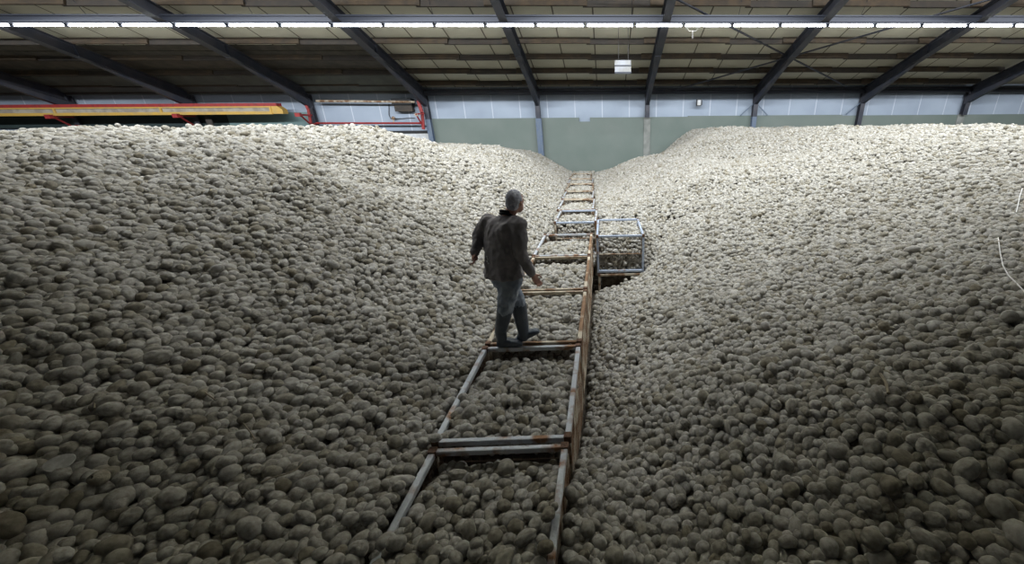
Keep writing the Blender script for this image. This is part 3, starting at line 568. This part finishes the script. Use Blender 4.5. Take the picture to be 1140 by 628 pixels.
# ------------------------------------------------------------------ crates
def wire_panel(p0, ux, uz, w, h, sx, sz, r=.0022):
    b = MB(); n = Vector(ux).cross(Vector(uz)); ux = Vector(ux); uz = Vector(uz); p0 = Vector(p0)
    k = max(1, int(w/sx))
    for i in range(k+1): b.tube([p0+ux*(w*i/k), p0+ux*(w*i/k)+uz*h], r, 4, False)
    k = max(1, int(h/sz))
    for i in range(k+1): b.tube([p0+uz*(h*i/k)+n*.004, p0+uz*(h*i/k)+ux*w+n*.004], r, 4, False)
    return b
def crate(x0, x1, y0, y1, tp, label, group, mats, H=.92, mid_front=False, thin=False, post_only=False):
    cr = empty('potato_crate', ((x0+x1)/2, (y0+y1)/2, tp-H)); tag(cr, label, 'crate', group)
    o = cr.location; w = .05; mside, mend, mpost, mleft = mats
    def bar(nm, m_, p, q, ww=w, hh=w): b = MB(); b.bar(p, q, ww, hh); return b.build(nm, m_, cr, origin=o)
    zt = tp-.025; bz = tp-H+.03
    bar('side_rail', mleft, (x0+.025,y0+.05,zt), (x0+.025,y1-.05,zt)); bar('side_rail', mside, (x1-.025,y0+.05,zt), (x1-.025,y1-.05,zt))
    bar('end_rail', mend, (x0+.03,y0+.022,zt), (x1-.03,y0+.022,zt), .044); bar('end_rail', mend, (x0+.03,y1-.022,zt), (x1-.03,y1-.022,zt), .044)
    for xa in (x0+.025, x1-.025):
        for ya in (y0+.025, y1-.025):
            bar('corner_post', mpost, (xa,ya,tp-H), (xa,ya,tp-.05))
            bar('corner_foot', M['wood'], (xa,ya,tp-.055), (xa,ya,tp+.012), .062, .062)
    for z_ in (bz, tp-H*.5):
        for ya in (y0+.022, y1-.022): bar('lower_rail', mend if z_ == bz else M['rust'], (x0+.05,ya,z_), (x1-.05,ya,z_), .03 if z_ != bz else .05, .02 if z_ != bz else .06)
        for xa in (x0+.025, x1-.025): bar('lower_rail', M['rust'], (xa,y0+.05,z_), (xa,y1-.05,z_), .03)
    hh = H-.1; zb = tp-H+.05
    wire_panel((x0+.05,y1-.03,zb),(1,0,0),(0,0,1),x1-x0-.1,hh,.065,.065,.0017).build('wire_panel', M['wire'], cr, origin=o)
    wire_panel((x0+.05,y0+.03,zb),(1,0,0),(0,0,1),x1-x0-.1,hh,.11,.11,.0015).build('wire_panel', M['wire'], cr, origin=o)
    wire_panel((x0+.02,y0+.05,zb),(0,1,0),(0,0,1),y1-y0-.1,hh,.05,.04).build('wire_panel', M['wire'], cr, origin=o)
    b = wire_panel((x1-.012,y0+.05,zb),(0,1,0),(0,0,1),y1-y0-.1,hh,.035,.03,.0035)
    n_ = 5
    for i in range(n_):   # diagonal slats on the outer side
        ya = y0+.08+(y1-y0-.16)*i/n_; yb = ya+(y1-y0-.16)/n_; b.bar((x1-.006,ya,tp-H+.1),(x1-.006,yb,tp-.08),.018,.006,(1,0,0))
    b.build('wire_panel', M['rust'], cr, origin=o)
    return cr
P5 = (M['paint'], M['rust'], M['rust'], M['paint']); P1 = (M['paint'], M['paint'], M['rust'], M['paint']); P2 = (M['rust'], M['rust'], M['rust'], M['rust']); P3 = (M['paint'], M['bluepaint'], M['rust'], M['paint']); P4 = (M['rust'],M['paint'],M['rust'],M['paint'])
G = 'wire mesh crates set end to end in a row'
clab = ['pale metal crate nearest the camera, its rails half buried','pale metal crate just in front of the man\'s boots','rust-streaked crate the man is stepping along, behind his boots','crate with brown rails beside the man\'s hand','last crate of the near row, with pale rails',
        'pale crate with a blue front rail beyond the gap in the row','second crate beyond the gap in the row','third crate beyond the gap in the row','fourth crate beyond the gap in the row','fifth crate beyond the gap, half sunk in potatoes','farthest crate, its rail ending at the green wall']
pm = [P1, (M['paint'],M['paint'],M['rust'],M['paint']), P2, P2, P4, P3, P5, P5, P2, P5, P2]
for c, lb, mm in zip(CR, clab, pm): crate(*c, lb, G, mm)
BL = (M['bluepaint'],)*4
crate(*RC, 'pale blue crate standing alone right of the row', 'crates stacked right of the row', BL, mid_front=True)
crate(RC[0]+.02, RC[1]+.02, RC[2]-.02, RC[3], RIM-.955, 'rusty crate underneath the pale blue crate', 'crates stacked right of the row', P2)

# ------------------------------------------------------------------ string and stems
def on_heap(uvs, dz=.05): return [surf(a, c)+Vector((0,0,dz)) for a, c in uvs]
o = one('string', M['string'], lambda b: b.tube(on_heap(((1110,268),(1112,285),(1115,300),(1121,311),(1130,320),(1139,330),(1150,340)), .045), .006, 6)); tag(o, 'white string lying over potatoes on the upper right slope', 'string')
o = one('string', M['string'], lambda b: b.tube(on_heap(((1137,213),(1134,222),(1132,232),(1130,240)), .05), .007, 6)); tag(o, 'short white string higher up at the right edge of the heap', 'string')
for j, (pts, lab) in enumerate((([(293,545),(305,539),(320,535),(332,530),(341,521)],'curved dry stem low on the left slope'),([(125,448),(119,452),(110,453),(110,462)],'bent dry stem near the left edge of the slope'),([(978,423),(984,432),(987,445)],'flat grey leaf strip on the middle of the right slope'),([(228,441),(236,447),(243,452)],'short dark stem on the left slope above the curved one'),([(274,478),(281,487),(287,496)],'thin dry stem right of the bent ones on the left slope'))):
    o = one('dry_stem', M['straw'], lambda b: b.tube(on_heap(pts, .055), .0045 if j != 2 else (.012), 6)); tag(o, lab, 'stem')

# ------------------------------------------------------------------ the man
YM = 4.03
def J(u_, v_, dy=0.): return on_y(u_, v_, YM+dy)
M['skin'] = mat('skin', (.50,.27,.20), .55, 0, (.44,.22,.16), 12, .4, .6)
M['jacket'] = mat('grey_brown_jacket', (.27,.25,.25), .72, 0, (.18,.165,.17), 6, .35, .65, .5, 22)
M['collar'] = mat('black_collar', (.015,.015,.018), .8)
M['jeans'] = mat('washed_blue_jeans', (.19,.23,.28), .85, 0, (.32,.36,.41), 9, .4, .62, .5, 35)
M['boot'] = mat('slate_rubber_boot', (.055,.07,.09), .34, 0, (.09,.11,.13), 7, .5, .7, .2, 25)
M['hair'] = mat('grey_hair', (.66,.67,.74), .8, 0, (.42,.43,.50), 16, .42, .62, .9, 70)
M['eye'] = mat('eye', (.08,.05,.03), .2)
man = empty('person', (J(566,378).x, YM, RIM)); tag(man, 'grey-haired person in dark jacket, jeans and rubber boots walking on crate rail', 'person')
hd = Vector((.66,.75,0)).normalized(); sd = Vector((hd.y,-hd.x,0))   # facing, own right side
def loft(b, rings, n=22):   # rings: (centre, half width along sd, half depth along hd, up tilt)
    ctrs = [Vector(r[0]) for r in rings]; V = []
    K = []
    for i in range(len(rings)-1):
        for q in range(4):
            t_ = q/4; f = lambda a, c: a+(c-a)*(t_*t_*(3-2*t_)); K.append((ctrs[i].lerp(ctrs[i+1], t_), f(rings[i][1],rings[i+1][1]), f(rings[i][2],rings[i+1][2])))
    K.append((ctrs[-1], rings[-1][1], rings[-1][2]))
    for c, a_, d_ in K:
        for k in range(n):
            th = 2*math.pi*k/n; ct, st = math.cos(th), math.sin(th); V.append(c+sd*a_*math.copysign(abs(ct)**.85, ct)+hd*d_*math.copysign(abs(st)**.85, st))
    m_ = len(K); F = [(i*n+k, i*n+(k+1)%n, (i+1)*n+(k+1)%n, (i+1)*n+k) for i in range(m_-1) for k in range(n)]+[tuple(range(n-1,-1,-1)), tuple((m_-1)*n+k for k in range(n))]
    b.add(V, F)
def sm(pts, rad, k=4):   # smooth a poly-line of joints
    pts = [Vector(p) for p in pts]; o = []; r = []
    for i in range(len(pts)-1):
        p0, p1, p2, p3 = pts[max(i-1,0)], pts[i], pts[i+1], pts[min(i+2,len(pts)-1)]
        for q in range(k):
            t_ = q/k; o.append(.5*((2*p1)+(p2-p0)*t_+(2*p0-5*p1+4*p2-p3)*t_*t_+(3*p1-p0-3*p2+p3)*t_**3)); r.append(rad[i]+(rad[i+1]-rad[i])*t_)
    return o+[pts[-1]], r+[rad[-1]]
def limb(b, pts, rad, n=14): p_, r_ = sm(pts, rad); b.tube(p_, r_, n); b.ball(p_[0], r_[0], n=12, m_=8); b.ball(p_[-1], r_[-1], n=12, m_=8)
def fuse(o, vox, it=6, fac=.5, disp=None):
    a_ = o.modifiers.new('fuse', 'REMESH'); a_.mode = 'VOXEL'; a_.voxel_size = vox; a_.use_smooth_shade = True
    s_ = o.modifiers.new('soft', 'SMOOTH'); s_.iterations = it; s_.factor = fac
    if disp:
        tx = bpy.data.textures.new('folds', 'CLOUDS'); tx.noise_scale = disp[0]; tx.noise_depth = 2; dd = o.modifiers.new('folds', 'DISPLACE'); dd.texture = tx; dd.strength = disp[1]; dd.texture_coords = 'LOCAL'
hip = J(563,305); shL, shR = J(542.5,246,.13), J(577,250,-.13); neckb = J(565,243); headc = J(573.5,224.5)
elL, wrL = J(533,265,.10), J(528.5,281,-.0); elR, wrR = J(579.5,281,-.17), J(592.5,305,-.13)
hpR, hpL = hip-sd*-.09+Vector((0,0,-.02)), hip-sd*.09+Vector((0,0,-.02))
knR, anR = J(563,340,-.12), J(557.5,369,-.04); knL, anL = J(577,337,.04), J(582.5,368,.02)
footR = Vector((anR.x, YM-.04, RIM)); 
def hand(b, w, d, side, curl):
    d = d.normalized(); th = side-d*side.dot(d); th.normalize(); pn = d.cross(th); c = w+d*.045
    b.tube([w-d*.02, w+d*.02, w+d*.055, w+d*.088], [(.026,.02),(.030,.02),(.038,.018),(.036,.013)], 12)
    for k, (ofs, ln) in enumerate(((-.030,.062),(-.010,.075),(.011,.078),(.031,.070))):
        s0 = w+d*.085+th*ofs*1.0; c1 = d*math.cos(curl*.5)+pn*math.sin(curl*.5); c2 = d*math.cos(curl*1.3)+pn*math.sin(curl*1.3); p1 = s0+c1*ln*.5; p2 = p1+c2*ln*.5
        b.tube([s0-d*.02, s0, p1, p2], [.0095,.0095,.009,.0075], 8); b.ball(p2, .0078, n=8, m_=6)
    t0 = w+d*.03+th*.03; t1 = t0+th*.03+d*.03+pn*.01; t2 = t1+d*.03+pn*.012; b.tube([t0-th*.02, t0, t1, t2], [.013,.012,.0105,.0085], 8); b.ball(t2, .0088, n=8, m_=6)
hh = Vector((.50,.866,0)).normalized(); hs = Vector((hh.y,-hh.x,0)); HM = Matrix((hs, hh, Vector((0,0,1)))).transposed()
hR = Vector((anR.x-.06, YM-.035, RIM+.004)); tR = hR+Vector((.285,.015,0)); hL = Vector((J(581,377,.03).x-.035, YM+.035, RIM+.006)); tL = J(604.5,368,.06)
tL = hL+(tL-hL).normalized()*.28
def bodyf(b):
    b.ball(headc+Vector((0,0,.012)), (.074,.094,.105), HM, 20, 14); b.ball(headc+hh*.035-Vector((0,0,.055)), (.055,.06,.065), HM)   # skull, jaw
    b.tube([headc+hh*.098-Vector((0,0,-.01)), headc+hh*.112-Vector((0,0,.018)), headc+hh*.10-Vector((0,0,.032))], [.008,.015,.012], 8)  # nose
    b.ball(headc+hh*.085-Vector((0,0,.058)), (.024,.012,.010), HM); b.ball(headc+hh*.078-Vector((0,0,.09)), (.022,.018,.018), HM)
    for s_ in (1, -1): b.ball(headc+hs*.077*s_-Vector((0,0,.01))-hh*.004, (.011,.020,.033), HM, 10, 8)
    b.tube([headc-Vector((0,0,.05))-hh*.02, neckb+Vector((0,0,.02))+hd*.01, neckb-Vector((0,0,.05))], [.055,.058,.075], 14)
    loft(b, [(hip-Vector((0,0,.08)),.15,.10),(hip+Vector((0,0,.12)),.14,.09),(neckb-Vector((0,0,.30)),.16,.10),(neckb-Vector((0,0,.10)),.14,.08),(neckb,.06,.05)])
    for sh_, el, wr, s_ in ((shL,elL,wrL,-1),(shR,elR,wrR,1)): limb(b, [sh_, el, wr], [.045,.038,.026])
    hand(b, wrL, (wrL-elL).normalized()*.6+Vector((.15,-.2,-.6)), Vector((.3,-.9,.1)), .9); hand(b, wrR, (wrR-elR).normalized()+Vector((.1,0,-.1)), Vector((.5,.6,.5)), .55)
    limb(b, [hpR, knR, anR+Vector((0,0,.02))], [.085,.052,.035]); limb(b, [hpL, knL, anL+Vector((0,0,.02))], [.085,.052,.035])
    for an_, he, to in ((anR, hR, tR), (anL, hL, tL)): b.tube([an_+Vector((0,0,.02)), he.lerp(to,.25)+Vector((0,0,.04)), he.lerp(to,.75)+Vector((0,0,.03))], [.033,.028,.018], 10)
body = one('body', M['skin'], bodyf, man, origin=man.location); fuse(body, .007, 4, .4)
def jackf(b):
    c1, c2, c3, c4 = J(561,304), J(560,288), J(559,268), J(559,253)
    loft(b, [(c1-Vector((0,0,.02)),.255,.185),(c1.lerp(c2,.6),.235,.165),(c3,.225,.15),(c4,.225,.14),(J(560,246.5),.205,.12),(J(564,241.5),.115,.085),(neckb+Vector((0,0,.025)),.075,.07)])
    limb(b, [shL+sd*.03, shL.lerp(elL,.5)-sd*.01, elL, wrL+(elL-wrL)*.05], [.088,.080,.070,.052]); limb(b, [shR-sd*.03, shR.lerp(elR,.5)+sd*.012, elR, wrR+(elR-wrR)*.05], [.088,.080,.070,.052])
jackf_ = jackf
def jackf(b):
    jackf_(b)
    for q in (shL, shR): limb(b, [neckb-Vector((0,0,.045)), neckb.lerp(q,.55)-Vector((0,0,.035)), q-Vector((0,0,.01))], [.062,.078,.085])
jk = one('jacket', M['jacket'], jackf, man, origin=man.location); fuse(jk, .011, 3, .5, (.11, .045))
jk['label'] = 'grey-brown zip jacket'
co = neckb+Vector((0,0,.035))
def colf(b):
    pts = []; 
    for k in range(25):
        a_ = 2*math.pi*k/24; pts.append(co+hs*math.cos(a_)*.072+hh*(math.sin(a_)*.07+.008)+Vector((0,0,-.03*math.sin(a_))))
    b.tube(pts, (.016), 8, False)
    b.tube([q+Vector((0,0,.025))-(q-co)*.06 for q in pts], .013, 8, False)
    for s_ in (0,):
        b.tube([co+hs*.07+hh*.02, co+hs*.085+hh*.05-Vector((0,0,.06)), co+hs*.06+hh*.12-Vector((0,0,.12))], [.014,.016,.012], 8)
one('collar', M['collar'], colf, man, smooth=True, origin=man.location)
def hairf(b):
    b.ball(headc+Vector((0,0,.028))-hh*.010, (.080,.096,.096), HM, 24, 16); b.ball(headc-hh*.045-Vector((0,0,.025)), (.072,.058,.062), HM, 20, 12)
    b.ball(headc-hh*.01+hs*.066-Vector((0,0,-.022)), (.018,.045,.04), HM)
hr = one('hair', M['hair'], hairf, man, origin=man.location); fuse(hr, .008, 3, .5, (.02, .012))
# carve: keep hair off the face by clipping everything in front of the hairline
me_h = hr.data
for vtx in me_h.vertices:
    q = vtx.co+man.location-headc; fx = q.dot(hh)
    if fx > .035 and q.z < .07: vtx.co -= hh*(fx-.035)*.9
for s_ in (1, -1): one('eye', M['eye'], lambda b: b.ball(headc+hh*.083+hs*.030*s_+Vector((0,0,.008)), .012), man, smooth=True, origin=man.location)
def jeansf(b):
    loft(b, [(hip-Vector((0,0,.14)),.15,.125),(hip-Vector((0,0,.02)),.195,.15),(hip+Vector((0,0,.08)),.175,.135)])
    limb(b, [hpR-Vector((0,0,.03)), hpR.lerp(knR,.5)+Vector((.0,0,0)), knR, knR.lerp(anR,.22)], [.122,.115,.092,.078]); limb(b, [hpL-Vector((0,0,.03)), hpL.lerp(knL,.5), knL, knL.lerp(anL,.20)], [.118,.106,.088,.074])
jn_ = one('jeans', M['jeans'], jeansf, man, origin=man.location); fuse(jn_, .010, 3, .5, (.07, .03))
def bootf(kn, an_, heel, toe, t0):
    def f(b):
        top_ = kn.lerp(an_, t0); limb(b, [top_, kn.lerp(an_, .75), an_+Vector((0,0,.01)), (an_*.5+heel*.5)+Vector((.03,0,.0))], [.090,.074,.066,.060])
        dd = (toe-heel).normalized(); side = dd.cross(Vector((0,0,1))).normalized(); upv = side.cross(dd).normalized(); n = 14; V = []
        K = ((.0,.044,.08),(.18,.054,.115),(.40,.054,.105),(.62,.058,.085),(.85,.056,.07),(1.0,.036,.045)); Ln = (toe-heel).length
        for t_, w_, h_ in K:
            c = heel+dd*Ln*t_+upv*h_*.5
            for k in range(n): a_ = 2*math.pi*k/n; V.append(c+side*w_*math.copysign(abs(math.cos(a_))**.8, math.cos(a_))+upv*h_*.5*math.copysign(abs(math.sin(a_))**.7, math.sin(a_)))
        m_ = len(K); b.add(V, [(i*n+k, i*n+(k+1)%n, (i+1)*n+(k+1)%n, (i+1)*n+k) for i in range(m_-1) for k in range(n)]+[tuple(range(n-1,-1,-1)), tuple((m_-1)*n+k for k in range(n))])
    return f
b1 = one('rubber_boot', M['boot'], bootf(knR, anR, hR, tR, .12), man, origin=man.location); fuse(b1, .008, 3, .5)
b2_ = one('rubber_boot', M['boot'], bootf(knL, anL, hL, tL, .10), man, origin=man.location); fuse(b2_, .008, 3, .5)
# small pale mark on the lower back of the jacket
def emb(b):
    c = J(542.5,290,-.13)
    for (dx, dz, r_) in ((0,.035,.010),(.004,.012,.007),(-.004,-.010,.009),(.006,-.032,.008)): b.ball(c+Vector((dx,0,dz)), (r_,.006,r_*1.2))
one('emblem', M['white'], emb, man, smooth=True, origin=man.location)

# ------------------------------------------------------------------ light
# added, unseen second row of lamps, tipped back so light fades towards the front
Y2 = 8.0; Z2 = rz(Y2)-.42; TI = R(52)
tr2 = one('lighting_track', M['tracksteel'], lambda b: b.box((XL+.5,Y2-.08,Z2+.14),(XR-.5,Y2+.08,Z2+.32)))
tag(tr2, 'added unseen steel track for the upper lamps, higher up the roof', 'light track')
al = bpy.data.lights.new('added_lamp', 'AREA'); al.shape = 'RECTANGLE'; al.size = 2.5; al.size_y = .14; al.energy = LAMP; al.color = (.91,.95,1.0)
mh = None
for i in range(15):
    x = -27+i*3.6; f = empty('added_strip_lamp', (x, Y2, Z2)); tag(f, 'added unseen strip lamp tilted on the upper track', 'strip light', 'added lamps on the upper track')
    b = MB(); V = []
    for xx in (-1.3, 1.3):
        for (a_, c_) in ((-.10,-.03),(-.06,.06),(.06,.06),(.10,-.03)):
            V.append((x+xx, Y2+a_*math.cos(TI)+(c_+.03)*-math.sin(TI), Z2+a_*math.sin(TI)+(c_+.03)*math.cos(TI)))
    b.add(V, [(0,4,5,1),(1,5,6,2),(2,6,7,3),(0,1,2,3),(7,6,5,4)]); b.build('reflector', M['white'], f, origin=f.location)
    o = bpy.data.objects.new('lamp', al); COL.objects.link(o); o.parent = f; o.location = (0,-.0,-.0); o.rotation_euler = (TI,0,0)
w = bpy.data.worlds.new('world'); S.world = w; w.use_nodes = True; bg = w.node_tree.nodes['Background']; bg.inputs['Color'].default_value = (.62,.74,1,1); bg.inputs['Strength'].default_value = .02
S.view_settings.view_transform = 'Standard'; S.view_settings.look = 'None'; S.view_settings.exposure = 0.; S.view_settings.gamma = 1; S.view_settings.use_curve_mapping = False
try: S.cycles.use_denoising = True; S.cycles.max_bounces = 8; S.cycles.diffuse_bounces = 3
except Exception: pass
